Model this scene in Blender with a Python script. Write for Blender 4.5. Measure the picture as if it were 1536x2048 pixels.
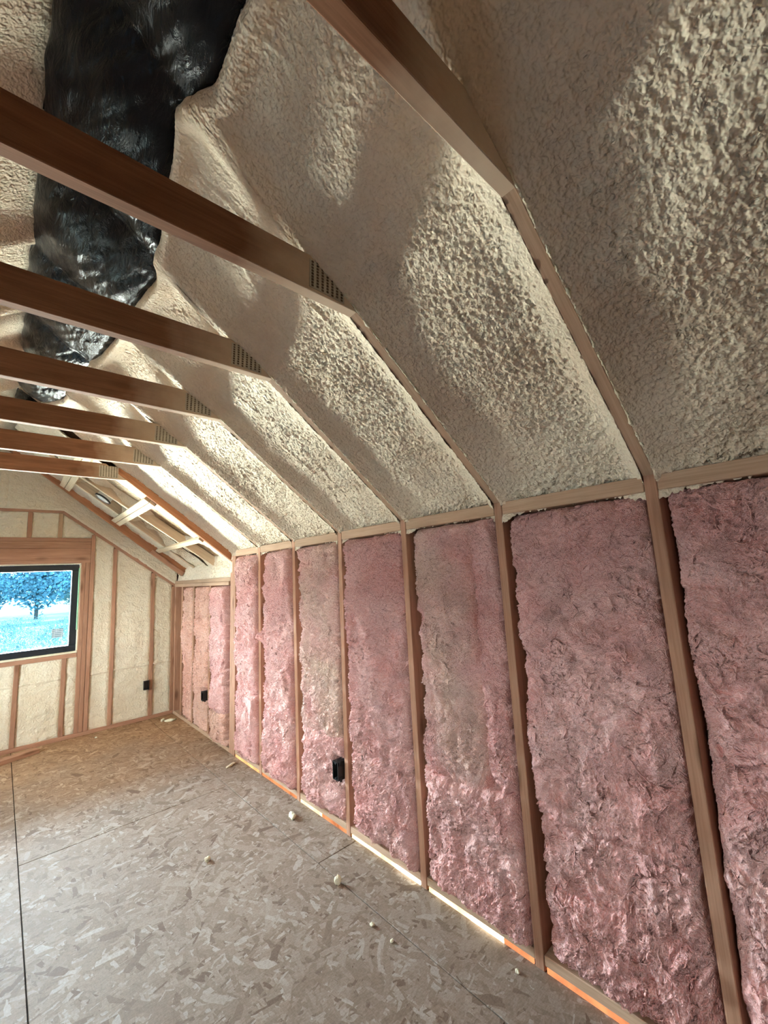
import bpy, bmesh, math, random
import numpy as np
from mathutils import Matrix, Vector

for o in list(bpy.data.objects):
    bpy.data.objects.remove(o)
scene = bpy.context.scene
COL = scene.collection

# ------------------------------------------------------------------ camera
CAM_H, FPX, YAW, PITCH, ROLL = 1.5633, 837.0, 0.7417, 0.1437, -0.0541
cd = bpy.data.cameras.new('camera')
cam = bpy.data.objects.new('camera', cd)
COL.objects.link(cam)
cd.sensor_fit = 'VERTICAL'
cd.sensor_height = 24.0
cd.lens = FPX / 2048.0 * 24.0
cd.clip_start = 0.02
cd.clip_end = 500
_f = Vector((math.sin(YAW) * math.cos(PITCH), math.cos(YAW) * math.cos(PITCH), math.sin(PITCH)))
_r = Vector((math.cos(YAW), -math.sin(YAW), 0))
_u = _r.cross(_f)
_r2 = _r * math.cos(ROLL) + _u * math.sin(ROLL)
_u2 = -_r * math.sin(ROLL) + _u * math.cos(ROLL)
cam.matrix_world = Matrix(((_r2.x, _u2.x, -_f.x, 0), (_r2.y, _u2.y, -_f.y, 0), (_r2.z, _u2.z, -_f.z, CAM_H), (0, 0, 0, 1)))
scene.camera = cam

# ------------------------------------------------------------------ world, daylight, exposure
world = bpy.data.worlds.new('sky')
scene.world = world
world.use_nodes = True
wb = world.node_tree.nodes['Background']
wb.inputs['Color'].default_value = (0.42, 0.72, 1.0, 1)
wb.inputs['Strength'].default_value = 6.0


def area_light(name, loc, target, sx, sy, power, color):
    ld = bpy.data.lights.new(name, 'AREA')
    ld.shape = 'RECTANGLE'
    ld.size, ld.size_y = sx, sy
    ld.energy = power
    ld.color = color
    o = bpy.data.objects.new(name, ld)
    o.location = loc
    o.rotation_euler = (Vector(target) - Vector(loc)).to_track_quat('-Z', 'Y').to_euler()
    COL.objects.link(o)
    return o


# daylight outside the gable window: bright ground below the sill line, open sky above it
area_light('daylight_from_ground', (-0.6, 13.0, -1.36), (0, 5.8, 1.3), 11.0, 2.9, 22500, (1.0, 0.935, 0.82))
area_light('daylight_from_sky', (-1.2, 16.0, 4.4), (0, 5.8, 1.3), 12.0, 3.9, 28000, (0.84, 0.91, 1.0))

# added fill light outside made-up windows in the left wall (out of frame)
area_light('fill_at_added_windows', (-8.5, 2.2, 2.7), (-1.7, 2.2, 1.3), 12.0, 5.0, 10500, (1.0, 0.955, 0.93))

scene.view_settings.view_transform = 'Standard'
scene.view_settings.look = 'None'
scene.view_settings.gamma = 1.0
scene.view_settings.use_curve_mapping = False
scene.view_settings.exposure = 0.1
scene.cycles.diffuse_bounces = 4
scene.cycles.max_bounces = 7
scene.cycles.caustics_reflective = False
scene.cycles.caustics_refractive = False
scene.cycles.transparent_max_bounces = 12
scene.cycles.use_light_tree = False
scene.cycles.use_adaptive_sampling = True
scene.cycles.adaptive_threshold = 0.08

# ------------------------------------------------------------------ measures (metres)
W = 1.645            # room face of the right knee wall studs
YE = 5.815           # room face of the gable wall studs
YR = -4.2            # wall behind the viewer
TH = math.atan(0.77)  # roof slope
CT, ST = math.cos(TH), math.sin(TH)
ZRIDGE = 1.85 + 0.77 * W
YF = [0.447, 1.056, 1.668, 2.275, 2.872, 3.462, 4.085]   # far face of each truss
TK = 0.039
KX, KZ = 0.857, 2.455
rng = random.Random(7)


# ------------------------------------------------------------------ noise
class Perlin:
    def __init__(self, seed):
        r = np.random.RandomState(seed)
        self.p = r.permutation(512)
        a = r.rand(512) * 2 * np.pi
        self.g = np.stack([np.cos(a), np.sin(a)], 1)

    def __call__(self, x, y):
        xi = np.floor(x).astype(np.int64)
        yi = np.floor(y).astype(np.int64)
        xf, yf = x - xi, y - yi
        u = xf * xf * xf * (xf * (xf * 6 - 15) + 10)
        v = yf * yf * yf * (yf * (yf * 6 - 15) + 10)

        def gr(ix, iy, dx, dy):
            h = self.p[(self.p[ix & 511] + iy) & 511]
            g = self.g[h]
            return g[..., 0] * dx + g[..., 1] * dy
        a = gr(xi, yi, xf, yf)
        b = gr(xi + 1, yi, xf - 1, yf)
        c = gr(xi, yi + 1, xf, yf - 1)
        d = gr(xi + 1, yi + 1, xf - 1, yf - 1)
        return (a + u * (b - a) + v * ((c + u * (d - c)) - (a + u * (b - a)))) * 1.45


PN = [Perlin(100 + i) for i in range(8)]


def smooth(a, b, x):
    t = np.clip((x - a) / (b - a), 0, 1)
    return t * t * (3 - 2 * t)


# ------------------------------------------------------------------ object helpers
WM = {}


def reg(o, mw, parent=None):
    COL.objects.link(o)
    if parent is not None:
        o.parent = parent
        o.matrix_parent_inverse = WM[parent.name].inverted()
    o.matrix_basis = mw
    WM[o.name] = mw.copy()
    return o


def tag(o, label=None, cat=None, group=None, kind=None):
    if label:
        o['label'] = label
    if cat:
        o['category'] = cat
    if group:
        o['group'] = group
    if kind:
        o['kind'] = kind
    return o


def empty(name, loc, label=None, cat=None, group=None, kind=None):
    o = bpy.data.objects.new(name, None)
    o.empty_display_size = 0.1
    reg(o, Matrix.Translation(loc))
    return tag(o, label, cat, group, kind)


def np_mesh(name, V, F, mat, smooth_shade=True):
    V = np.asarray(V, np.float32)
    F = np.asarray(F, np.int32)
    me = bpy.data.meshes.new(name)
    n, k = F.shape
    me.vertices.add(len(V))
    me.vertices.foreach_set('co', V.ravel())
    me.loops.add(n * k)
    me.loops.foreach_set('vertex_index', F.ravel())
    me.polygons.add(n)
    me.polygons.foreach_set('loop_start', np.arange(n, dtype=np.int32) * k)
    me.update(calc_edges=True)
    me.validate()
    if smooth_shade:
        me.polygons.foreach_set('use_smooth', np.ones(len(me.polygons), bool))
    if mat:
        me.materials.append(mat)
    return me


def grid_faces(nu, nv, flip=False):
    i = np.arange((nu - 1) * (nv - 1))
    a = (i // (nv - 1)) * nv + i % (nv - 1)
    f = np.stack([a, a + nv, a + nv + 1, a + 1], 1)
    return f[:, ::-1] if flip else f


def mesh_obj(name, me, parent=None, loc=(0, 0, 0)):
    o = bpy.data.objects.new(name, me)
    return reg(o, Matrix.Translation(loc), parent)


def np_obj(name, V, F, mat, parent=None, loc=(0, 0, 0), smooth_shade=True):
    V = np.asarray(V, float) - np.array(loc, float)
    return mesh_obj(name, np_mesh(name, V, F, mat, smooth_shade), parent, loc)


def box_mesh(name, sx, sy, sz, mat, bevel=0.0025):
    bm = bmesh.new()
    bmesh.ops.create_cube(bm, size=1.0)
    bmesh.ops.scale(bm, vec=(sx, sy, sz), verts=bm.verts)
    if bevel > 0:
        bmesh.ops.bevel(bm, geom=bm.edges[:], offset=min(bevel, 0.3 * min(sx, sy, sz)), segments=1, affect='EDGES')
    me = bpy.data.meshes.new(name)
    bm.to_mesh(me)
    bm.free()
    me.materials.append(mat)
    return me


def box(name, lo, hi, mat, parent=None, bevel=0.0025):
    lo, hi = Vector(lo), Vector(hi)
    s = hi - lo
    me = box_mesh(name, s.x, s.y, s.z, mat, bevel)
    return mesh_obj(name, me, parent, (lo + hi) / 2)


def board(name, a, b, w, d, wdir, mat, parent=None, bevel=0.0025):
    """a timber from a to b; w along wdir, d along the third axis. Local X runs along the grain."""
    a, b = Vector(a), Vector(b)
    ax = (b - a)
    L = ax.length
    ax.normalize()
    wd = Vector(wdir)
    wd = (wd - ax * wd.dot(ax)).normalized()
    dd = ax.cross(wd)
    me = box_mesh(name, L, w, d, mat, bevel)
    o = bpy.data.objects.new(name, me)
    c = (a + b) / 2
    mw = Matrix(((ax.x, wd.x, dd.x, c.x), (ax.y, wd.y, dd.y, c.y), (ax.z, wd.z, dd.z, c.z), (0, 0, 0, 1)))
    return reg(o, mw, parent)


def prism(name, pts, axis, lo, hi, mat, parent=None, bevel=0.002, grain=None):
    """polygon pts (2-D) extruded along axis 'y' or 'x' between lo and hi."""
    bm = bmesh.new()
    cx = sum(p[0] for p in pts) / len(pts)
    cz = sum(p[1] for p in pts) / len(pts)
    mid = (lo + hi) / 2
    vs = []
    for t in (lo, hi):
        vs.append([bm.verts.new((p[0] - cx, t - mid, p[1] - cz)) for p in pts])
    n = len(pts)
    bm.faces.new(vs[0])
    bm.faces.new(vs[1][::-1])
    for i in range(n):
        j = (i + 1) % n
        bm.faces.new((vs[0][j], vs[0][i], vs[1][i], vs[1][j]))
    bmesh.ops.recalc_face_normals(bm, faces=bm.faces[:])
    if bevel:
        bmesh.ops.bevel(bm, geom=bm.edges[:], offset=bevel, segments=1, affect='EDGES')
    me = bpy.data.meshes.new(name)
    bm.to_mesh(me)
    bm.free()
    me.materials.append(mat)
    return mesh_obj(name, me, parent, (cx, mid, cz))


# ------------------------------------------------------------------ materials
def new_mat(name):
    m = bpy.data.materials.new(name)
    m.use_nodes = True
    nt = m.node_tree
    b = nt.nodes['Principled BSDF']
    b.inputs['Roughness'].default_value = 0.9
    b.inputs['Specular IOR Level'].default_value = 0.2
    return m, nt, b


def nd(nt, t, **kw):
    n = nt.nodes.new(t)
    for k, v in kw.items():
        if k in n.inputs.keys():
            n.inputs[k].default_value = v
        else:
            setattr(n, k, v)
    return n


def ramp(nt, src, stops):
    r = nt.nodes.new('ShaderNodeValToRGB')
    e = r.color_ramp.elements
    while len(e) < len(stops):
        e.new(0.5)
    for k, (p, c) in enumerate(stops):
        e[k].position = p
        e[k].color = (*c, 1) if len(c) == 3 else c
    nt.links.new(src, r.inputs[0])
    return r


def mixc(nt, fac, a, b, mode='MIX'):
    m = nt.nodes.new('ShaderNodeMix')
    m.data_type = 'RGBA'
    m.blend_type = mode
    for sock, val in ((m.inputs[0], fac), (m.inputs[6], a), (m.inputs[7], b)):
        if isinstance(val, (int, float)):
            sock.default_value = val
        elif isinstance(val, tuple):
            sock.default_value = (*val, 1) if len(val) == 3 else val
        else:
            nt.links.new(val, sock)
    return m.outputs[2]


def math_n(nt, op, a, b=None):
    m = nt.nodes.new('ShaderNodeMath')
    m.operation = op
    for k, v in enumerate((a, b)):
        if v is None:
            continue
        if isinstance(v, (int, float)):
            m.inputs[k].default_value = v
        else:
            nt.links.new(v, m.inputs[k])
    return m.outputs[0]


def coords(nt, kind='Object', scale=(1, 1, 1), rot=(0, 0, 0), offset_random=False):
    tc = nt.nodes.new('ShaderNodeTexCoord')
    mp = nt.nodes.new('ShaderNodeMapping')
    mp.inputs['Scale'].default_value = scale
    mp.inputs['Rotation'].default_value = rot
    src = tc.outputs[kind]
    if offset_random:
        oi = nt.nodes.new('ShaderNodeObjectInfo')
        mu = nt.nodes.new('ShaderNodeVectorMath')
        mu.operation = 'MULTIPLY_ADD'
        nt.links.new(oi.outputs['Random'], mu.inputs[0])
        mu.inputs[1].default_value = (37.0, 19.0, 11.0)
        nt.links.new(src, mu.inputs[2])
        src = mu.outputs[0]
    nt.links.new(src, mp.inputs['Vector'])
    return mp.outputs[0]


def world_pos(nt, scale=(1, 1, 1), rot=(0, 0, 0)):
    g = nt.nodes.new('ShaderNodeNewGeometry')
    mp = nt.nodes.new('ShaderNodeMapping')
    mp.inputs['Scale'].default_value = scale
    mp.inputs['Rotation'].default_value = rot
    nt.links.new(g.outputs['Position'], mp.inputs['Vector'])
    return mp.outputs[0]


def tex_noise(nt, vec, scale, detail=4.0, rough=0.55, dist=0.0):
    n = nt.nodes.new('ShaderNodeTexNoise')
    n.inputs['Scale'].default_value = scale
    n.inputs['Detail'].default_value = detail
    n.inputs['Roughness'].default_value = rough
    n.inputs['Distortion'].default_value = dist
    nt.links.new(vec, n.inputs['Vector'])
    return n.outputs['Fac']


def bump(nt, bsdf, h, strength, distance, prev=None):
    b = nt.nodes.new('ShaderNodeBump')
    b.inputs['Strength'].default_value = strength
    b.inputs['Distance'].default_value = distance
    nt.links.new(h, b.inputs['Height'])
    if prev is not None:
        nt.links.new(prev, b.inputs['Normal'])
    nt.links.new(b.outputs[0], bsdf.inputs['Normal'])
    return b.outputs[0]


def wood_mat(name, light, dark, overspray=False, knot=True):
    m, nt, b = new_mat(name)
    v = coords(nt, 'Object', (1.3, 14, 14), offset_random=True)
    g1 = tex_noise(nt, v, 2.0, 5, 0.6, 0.8)
    v2 = coords(nt, 'Object', (2.0, 90, 90), offset_random=True)
    g2 = tex_noise(nt, v2, 2.0, 3, 0.6, 0.3)
    c = ramp(nt, g1, [(0.3, dark), (0.68, light)]).outputs[0]
    f = ramp(nt, g2, [(0.35, (0.72, 0.68, 0.62)), (0.6, (1, 1, 1))]).outputs[0]
    c = mixc(nt, 0.6, c, f, 'MULTIPLY')
    oi = nt.nodes.new('ShaderNodeObjectInfo')
    hv = ramp(nt, oi.outputs['Random'], [(0, (0.88, 0.84, 0.80)), (1, (1.08, 1.03, 1.0))]).outputs[0]
    c = mixc(nt, 1.0, c, hv, 'MULTIPLY')
    if knot:
        vk = coords(nt, 'Object', (3.2, 9, 9), offset_random=True)
        vo = nd(nt, 'ShaderNodeTexVoronoi', Scale=1.0)
        nt.links.new(vk, vo.inputs['Vector'])
        kf = ramp(nt, vo.outputs['Distance'], [(0.09, (1, 1, 1)), (0.26, (0, 0, 0))]).outputs[0]
        c = mixc(nt, math_n(nt, 'MULTIPLY', kf, 0.6), c, (0.11, 0.045, 0.02))
    if overspray:
        tc = nt.nodes.new('ShaderNodeTexCoord')
        sx = nt.nodes.new('ShaderNodeSeparateXYZ')
        nt.links.new(tc.outputs['Object'], sx.inputs[0])
        ax = math_n(nt, 'ABSOLUTE', sx.outputs[0])
        no = tex_noise(nt, coords(nt, 'Object', (1, 1, 1), offset_random=True), 7, 4)
        ax = math_n(nt, 'ADD', ax, math_n(nt, 'MULTIPLY', math_n(nt, 'SUBTRACT', no, 0.5), 0.25))
        fo = ramp(nt, ax, [(0.42, (0, 0, 0)), (0.74, (0.9, 0.9, 0.9))]).outputs[0]
        c = mixc(nt, fo, c, (0.72, 0.58, 0.43))
    nt.links.new(c, b.inputs['Base Color'])
    b.inputs['Roughness'].default_value = 0.75
    bump(nt, b, g2, 0.25, 0.002)
    return m


def foam_mat(name, col, col2, bump_scale=110, bs=0.5, spec=0.25):
    m, nt, b = new_mat(name)
    v = world_pos(nt)
    n1 = tex_noise(nt, v, 2.2, 2, 0.6)
    c = ramp(nt, n1, [(0.3, col2), (0.7, col)]).outputs[0]
    n3 = tex_noise(nt, v, 14, 2, 0.6)
    c = mixc(nt, 0.35, c, ramp(nt, n3, [(0.3, (0.86, 0.80, 0.72)), (0.65, (1, 1, 1))]).outputs[0], 'MULTIPLY')
    nt.links.new(c, b.inputs['Base Color'])
    b.inputs['Roughness'].default_value = 0.62
    b.inputs['Specular IOR Level'].default_value = spec
    n2 = tex_noise(nt, v, bump_scale, 1, 0.55)
    bump(nt, b, n2, min(1.0, bs * 1.3), 0.011)
    return m


def batt_mat(name, base, deep, tan, tan_lo, tan_hi):
    m, nt, b = new_mat(name)
    v = world_pos(nt)
    n1 = tex_noise(nt, v, 3.1, 3, 0.6, 0.6)
    c = ramp(nt, n1, [(0.32, deep), (0.62, base)]).outputs[0]
    n3 = tex_noise(nt, v, 1.6, 3, 0.55, 0.4)
    c = mixc(nt, ramp(nt, n3, [(tan_lo, (0, 0, 0)), (tan_hi, (1, 1, 1))]).outputs[0], c, tan)
    # fibre streaks: thin pale threads in swirling directions
    vw = nt.nodes.new('ShaderNodeVectorMath')
    vw.operation = 'MULTIPLY_ADD'
    nz = nt.nodes.new('ShaderNodeTexNoise')
    nz.inputs['Scale'].default_value = 9
    nz.inputs['Detail'].default_value = 1
    nt.links.new(v, nz.inputs['Vector'])
    nt.links.new(nz.outputs['Color'], vw.inputs[0])
    vw.inputs[1].default_value = (0.26, 0.26, 0.26)
    nt.links.new(v, vw.inputs[2])
    fb = tex_noise(nt, vw.outputs[0], 60, 2, 0.7)
    fr = nd(nt, 'ShaderNodeMath', operation='ABSOLUTE')
    nt.links.new(math_n(nt, 'SUBTRACT', fb, 0.5), fr.inputs[0])
    streak = ramp(nt, fr.outputs[0], [(0.0, (1, 1, 1)), (0.06, (0, 0, 0))]).outputs[0]
    c = mixc(nt, math_n(nt, 'MULTIPLY', streak, 0.42), c, (0.98, 0.80, 0.77))
    fine = tex_noise(nt, v, 170, 1, 0.6)
    c = mixc(nt, 0.5, c, ramp(nt, fine, [(0.3, (0.78, 0.66, 0.64)), (0.65, (1, 1, 1))]).outputs[0], 'MULTIPLY')
    nt.links.new(c, b.inputs['Base Color'])
    b.inputs['Roughness'].default_value = 1.0
    b.inputs['Specular IOR Level'].default_value = 0.0
    bump(nt, b, math_n(nt, 'ADD', fb, math_n(nt, 'MULTIPLY', fine, 0.3)), 0.85, 0.017)
    return m


def osb_mat(name, stops, gable_warmth=False):
    m, nt, b = new_mat(name)
    cur_h = None
    cur_c = None
    wv = world_pos(nt)
    wn = nt.nodes.new('ShaderNodeTexNoise')
    wn.inputs['Scale'].default_value = 9
    wn.inputs['Detail'].default_value = 2
    nt.links.new(wv, wn.inputs['Vector'])
    vm = nt.nodes.new('ShaderNodeVectorMath')
    vm.operation = 'MULTIPLY_ADD'
    nt.links.new(wn.outputs['Color'], vm.inputs[0])
    vm.inputs[1].default_value = (0.035, 0.035, 0.0)
    nt.links.new(wv, vm.inputs[2])
    specs = [(0.2, 10, 38), (0.95, 8, 26), (1.65, 12, 46), (2.35, 9, 30), (1.3, 20, 64), (2.9, 22, 84)]
    for k, (ang, sx, sy) in enumerate(specs):
        mp = nt.nodes.new('ShaderNodeMapping')
        mp.vector_type = 'POINT'
        mp.inputs['Rotation'].default_value = (0, 0, ang)
        mp.inputs['Location'].default_value = (k * 3.7, k * 1.3, 0)
        nt.links.new(vm.outputs[0], mp.inputs['Vector'])
        mp2 = nt.nodes.new('ShaderNodeMapping')
        mp2.inputs['Scale'].default_value = (sx, sy, 0.01)
        nt.links.new(mp.outputs[0], mp2.inputs['Vector'])
        vo = nd(nt, 'ShaderNodeTexVoronoi', Scale=1.0, Randomness=0.9)
        vo.distance = 'CHEBYCHEV'
        nt.links.new(mp2.outputs[0], vo.inputs['Vector'])
        sp = nt.nodes.new('ShaderNodeSeparateColor')
        nt.links.new(vo.outputs['Color'], sp.inputs[0])
        hgt, tone = sp.outputs[0], sp.outputs[1]
        if cur_h is None:
            cur_h, cur_c = hgt, tone
        else:
            gt = math_n(nt, 'GREATER_THAN', hgt, cur_h)
            mx = nt.nodes.new('ShaderNodeMix')
            nt.links.new(gt, mx.inputs[0])
            nt.links.new(cur_c, mx.inputs[2])
            nt.links.new(tone, mx.inputs[3])
            cur_c = mx.outputs[0]
            cur_h = math_n(nt, 'MAXIMUM', hgt, cur_h)
    c = ramp(nt, cur_c, stops).outputs[0]
    g = tex_noise(nt, world_pos(nt, (1, 3.2, 1), (0, 0, 0.9)), 55, 3, 0.65)
    g2 = tex_noise(nt, world_pos(nt, (3.2, 1, 1), (0, 0, 0.6)), 60, 2, 0.65)
    c = mixc(nt, 0.5, c, ramp(nt, g2, [(0.3, (0.72, 0.68, 0.64)), (0.65, (1.08, 1.08, 1.08))]).outputs[0], 'MULTIPLY')
    c = mixc(nt, 0.85, c, ramp(nt, g, [(0.3, (0.7, 0.66, 0.62)), (0.65, (1, 1, 1))]).outputs[0], 'MULTIPLY')
    big = tex_noise(nt, wv, 1.3, 3, 0.6)
    c = mixc(nt, 0.5, c, ramp(nt, big, [(0.3, (0.82, 0.80, 0.78)), (0.7, (1, 1, 1))]).outputs[0], 'MULTIPLY')
    if gable_warmth:
        # golden boards along the gable wall; the tint also paints in warm bounce light
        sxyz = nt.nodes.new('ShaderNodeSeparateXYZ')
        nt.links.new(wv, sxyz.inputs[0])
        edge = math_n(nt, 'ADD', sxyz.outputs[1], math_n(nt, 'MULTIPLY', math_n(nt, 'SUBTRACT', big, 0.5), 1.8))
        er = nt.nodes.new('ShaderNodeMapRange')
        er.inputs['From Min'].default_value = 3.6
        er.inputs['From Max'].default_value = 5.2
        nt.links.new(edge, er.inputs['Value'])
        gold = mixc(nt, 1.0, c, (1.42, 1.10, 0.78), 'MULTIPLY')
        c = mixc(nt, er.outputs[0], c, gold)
    nt.links.new(c, b.inputs['Base Color'])
    b.inputs['Roughness'].default_value = 0.7
    b.inputs['Specular IOR Level'].default_value = 0.3
    bump(nt, b, g, 0.5, 0.003)
    return m


def plain_mat(name, col, rough=0.6, spec=0.3, metal=0.0, noise=0.15, nscale=30):
    m, nt, b = new_mat(name)
    v = coords(nt, 'Object', (1, 1, 1))
    n = tex_noise(nt, v, nscale, 4, 0.6)
    c = mixc(nt, ramp(nt, n, [(0.3, (0, 0, 0)), (0.7, (1, 1, 1))]).outputs[0],
             tuple(x * (1 - noise) for x in col), tuple(min(1, x * (1 + noise)) for x in col))
    nt.links.new(c, b.inputs['Base Color'])
    b.inputs['Roughness'].default_value = rough
    b.inputs['Specular IOR Level'].default_value = spec
    b.inputs['Metallic'].default_value = metal
    return m


def emit_mat(name, col, strength):
    m = bpy.data.materials.new(name)
    m.use_nodes = True
    nt = m.node_tree
    nt.nodes.clear()
    out = nt.nodes.new('ShaderNodeOutputMaterial')
    e = nt.nodes.new('ShaderNodeEmission')
    n = tex_noise(nt, world_pos(nt), 9, 3, 0.6)
    r = ramp(nt, n, [(0.3, (0.45, 0.45, 0.45)), (0.65, (1, 1, 1))])
    c = mixc(nt, 1.0, r.outputs[0], col, 'MULTIPLY')
    nt.links.new(c, e.inputs[0])
    e.inputs[1].default_value = strength
    nt.links.new(e.outputs[0], out.inputs[0])
    return m


M = {}
M['wood'] = wood_mat('framing_lumber', (0.50, 0.30, 0.205), (0.38, 0.21, 0.14))
M['wood_tie'] = wood_mat('truss_lumber', (0.28, 0.142, 0.08), (0.19, 0.088, 0.047), overspray=True)
M['wood_rafter'] = wood_mat('rafter_lumber', (0.50, 0.36, 0.255), (0.42, 0.285, 0.195), knot=False)
M['wood_pale'] = wood_mat('pale_lumber', (0.58, 0.42, 0.28), (0.47, 0.325, 0.21), knot=False)
M['wood_lookout'] = wood_mat('pale_dusted_lumber', (0.78, 0.66, 0.49), (0.68, 0.54, 0.38), knot=False)
M['foam'] = foam_mat('spray_foam', (0.84, 0.735, 0.57), (0.79, 0.66, 0.495), 80, 0.7)
M['foam_wall'] = foam_mat('wall_spray_foam', (0.83, 0.77, 0.61), (0.78, 0.70, 0.53), 60, 0.6)
M['foam_bead'] = foam_mat('foam_bead', (0.88, 0.84, 0.66), (0.82, 0.76, 0.55), 160, 0.4)
PINK, PINKD = (0.89, 0.545, 0.49), (0.79, 0.39, 0.35)
M['batt'] = batt_mat('pink_fibreglass', PINK, PINKD, (0.84, 0.58, 0.47), 0.62, 0.85)
M['batt_tan'] = batt_mat('tan_pink_fibreglass', PINK, PINKD, (0.80, 0.60, 0.46), 0.38, 0.62)
M['batt_salmon'] = batt_mat('salmon_fibreglass', (0.86, 0.52, 0.40), (0.76, 0.40, 0.29), (0.78, 0.52, 0.37), 0.5, 0.8)
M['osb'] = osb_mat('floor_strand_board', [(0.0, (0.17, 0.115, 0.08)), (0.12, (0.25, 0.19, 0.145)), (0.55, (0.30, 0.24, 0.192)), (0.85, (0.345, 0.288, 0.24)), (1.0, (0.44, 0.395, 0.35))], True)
M['osb_roof'] = osb_mat('roof_strand_board', [(0.0, (0.33, 0.21, 0.11)), (0.5, (0.44, 0.30, 0.17)), (1.0, (0.55, 0.40, 0.25))])
M['sheath'] = plain_mat('wall_sheathing', (0.42, 0.27, 0.17), 0.8)
M['pink_wall'] = plain_mat('pink_lining', (0.72, 0.45, 0.42), 1.0, 0.1, nscale=8)
M['dark_gap'] = plain_mat('dark_subfloor', (0.03, 0.025, 0.02), 0.9)
M['black_frame'] = plain_mat('black_vinyl', (0.016, 0.022, 0.028), 0.35, 0.5)
M['black_box'] = plain_mat('black_plastic', (0.012, 0.012, 0.013), 0.4, 0.5)
M['galv'] = plain_mat('galvanised_steel', (0.50, 0.46, 0.38), 0.5, 0.5, 0.6)
M['slot'] = plain_mat('plate_slot_shadow', (0.12, 0.085, 0.055), 0.8)
M['white'] = plain_mat('white_paint', (0.80, 0.80, 0.78), 0.5, 0.4, noise=0.04)
M['green'] = plain_mat('green_tape', (0.32, 0.62, 0.38), 0.6, 0.3, noise=0.1)
M['cable'] = plain_mat('cable_sheath', (0.75, 0.72, 0.60), 0.5)


def plastic_sheet_mat():
    m, nt, b = new_mat('black_plastic_film')
    v = world_pos(nt, (10, 3.0, 10), (0, 0, 0.55))
    n = tex_noise(nt, v, 3.0, 5, 0.6, 0.8)
    b.inputs['Base Color'].default_value = (0.006, 0.006, 0.007, 1)
    b.inputs['Roughness'].default_value = 0.22
    b.inputs['Specular IOR Level'].default_value = 0.15
    bump(nt, b, n, 0.4, 0.02)
    return m


M['film'] = plastic_sheet_mat()


def glass_mat():
    m = bpy.data.materials.new('window_glass')
    m.use_nodes = True
    nt = m.node_tree
    nt.nodes.clear()
    out = nt.nodes.new('ShaderNodeOutputMaterial')
    t = nt.nodes.new('ShaderNodeBsdfTransparent')
    t.inputs[0].default_value = (0.90, 0.97, 0.98, 1)
    g = nt.nodes.new('ShaderNodeBsdfGlossy')
    g.inputs['Roughness'].default_value = 0.02
    mx = nt.nodes.new('ShaderNodeMixShader')
    mx.inputs[0].default_value = 0.06
    nt.links.new(t.outputs[0], mx.inputs[1])
    nt.links.new(g.outputs[0], mx.inputs[2])
    nt.links.new(mx.outputs[0], out.inputs[0])
    return m


M['glass'] = glass_mat()


def sticker_mat():
    m, nt, b = new_mat('printed_sticker')
    v = coords(nt, 'Object', (1, 1, 1))
    sx = nt.nodes.new('ShaderNodeSeparateXYZ')
    nt.links.new(v, sx.inputs[0])
    wv = math_n(nt, 'SINE', math_n(nt, 'MULTIPLY', sx.outputs[2], 330.0))
    no = tex_noise(nt, coords(nt, 'Object', (60, 60, 8)), 1.0, 2)
    f = math_n(nt, 'MULTIPLY', math_n(nt, 'GREATER_THAN', wv, 0.2), math_n(nt, 'GREATER_THAN', no, 0.45))
    c = mixc(nt, f, (0.60, 0.74, 0.80), (0.22, 0.34, 0.42))
    nt.links.new(c, b.inputs['Base Color'])
    return m


M['sticker'] = sticker_mat()

# ================================================================== FLOOR
floor = box('floor', (-W - 0.15, YR - 0.1, -0.30), (W + 0.16, YE + 0.15, -0.021), M['dark_gap'], None, 0)
tag(floor, 'grey brown strand board subfloor laid in long sheets', 'floor', kind='structure')
GAPW = 0.0022
xs = [-W - 0.14, -1.055, 0.165, 1.385, W + 0.012]
ycuts = [[YR, -0.2, 2.25, 4.69, YE + 0.1], [YR, -0.19, 2.25, 4.69, YE + 0.1], [YR, 1.03, 3.47, YE + 0.1], [YR, -0.24, 2.2, 4.64, YE + 0.1]]
for k in range(4):
    ys = ycuts[k]
    for a, b in zip(ys[:-1], ys[1:]):
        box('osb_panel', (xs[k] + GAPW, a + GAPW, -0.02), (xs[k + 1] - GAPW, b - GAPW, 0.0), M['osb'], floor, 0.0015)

# ================================================================== RIGHT KNEE WALL
wall_right = box('wall_right', (W + 0.141, YR, -0.3), (W + 0.16, YE + 0.15, 2.05), M['sheath'], None, 0)
tag(wall_right, 'low framed wall on the right with exposed studs', 'wall', kind='structure')
stud_top = [0.447, 1.055, 1.666, 2.266, 2.867, 3.447]
stud_bot = [0.434, 1.057, 1.671, 2.291, 2.873, 3.466]
SD = 0.14


def stud_r(yt, yb, ztop, zb=0.0, tk=TK):
    return board('stud', (W + SD / 2, yb - tk / 2, zb), (W + SD / 2, yt - tk / 2, ztop), SD, tk, (1, 0, 0), M['wood'], wall_right)


all_far = list(zip(stud_top, stud_bot))
stud_r(-0.165, -0.165, 1.85)
stud_r(-0.775, -0.775, 1.85)
stud_r(-1.385, -1.385, 1.85)
for yt, yb in all_far:
    stud_r(yt, yb, 1.853)
for k in range(3):
    stud_r(4.045 - 0.0405 * k, 4.085 - 0.0405 * k, 1.80 if k else 1.64)
far_studs = [(4.60, 4.655), (5.115, 5.15), (5.535, 5.55)]
for yt, yb in far_studs:
    stud_r(yt, yb, 1.53, 0.02)
stud_r(YE - 0.005, YE - 0.005, 1.53, 0.02)

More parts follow.
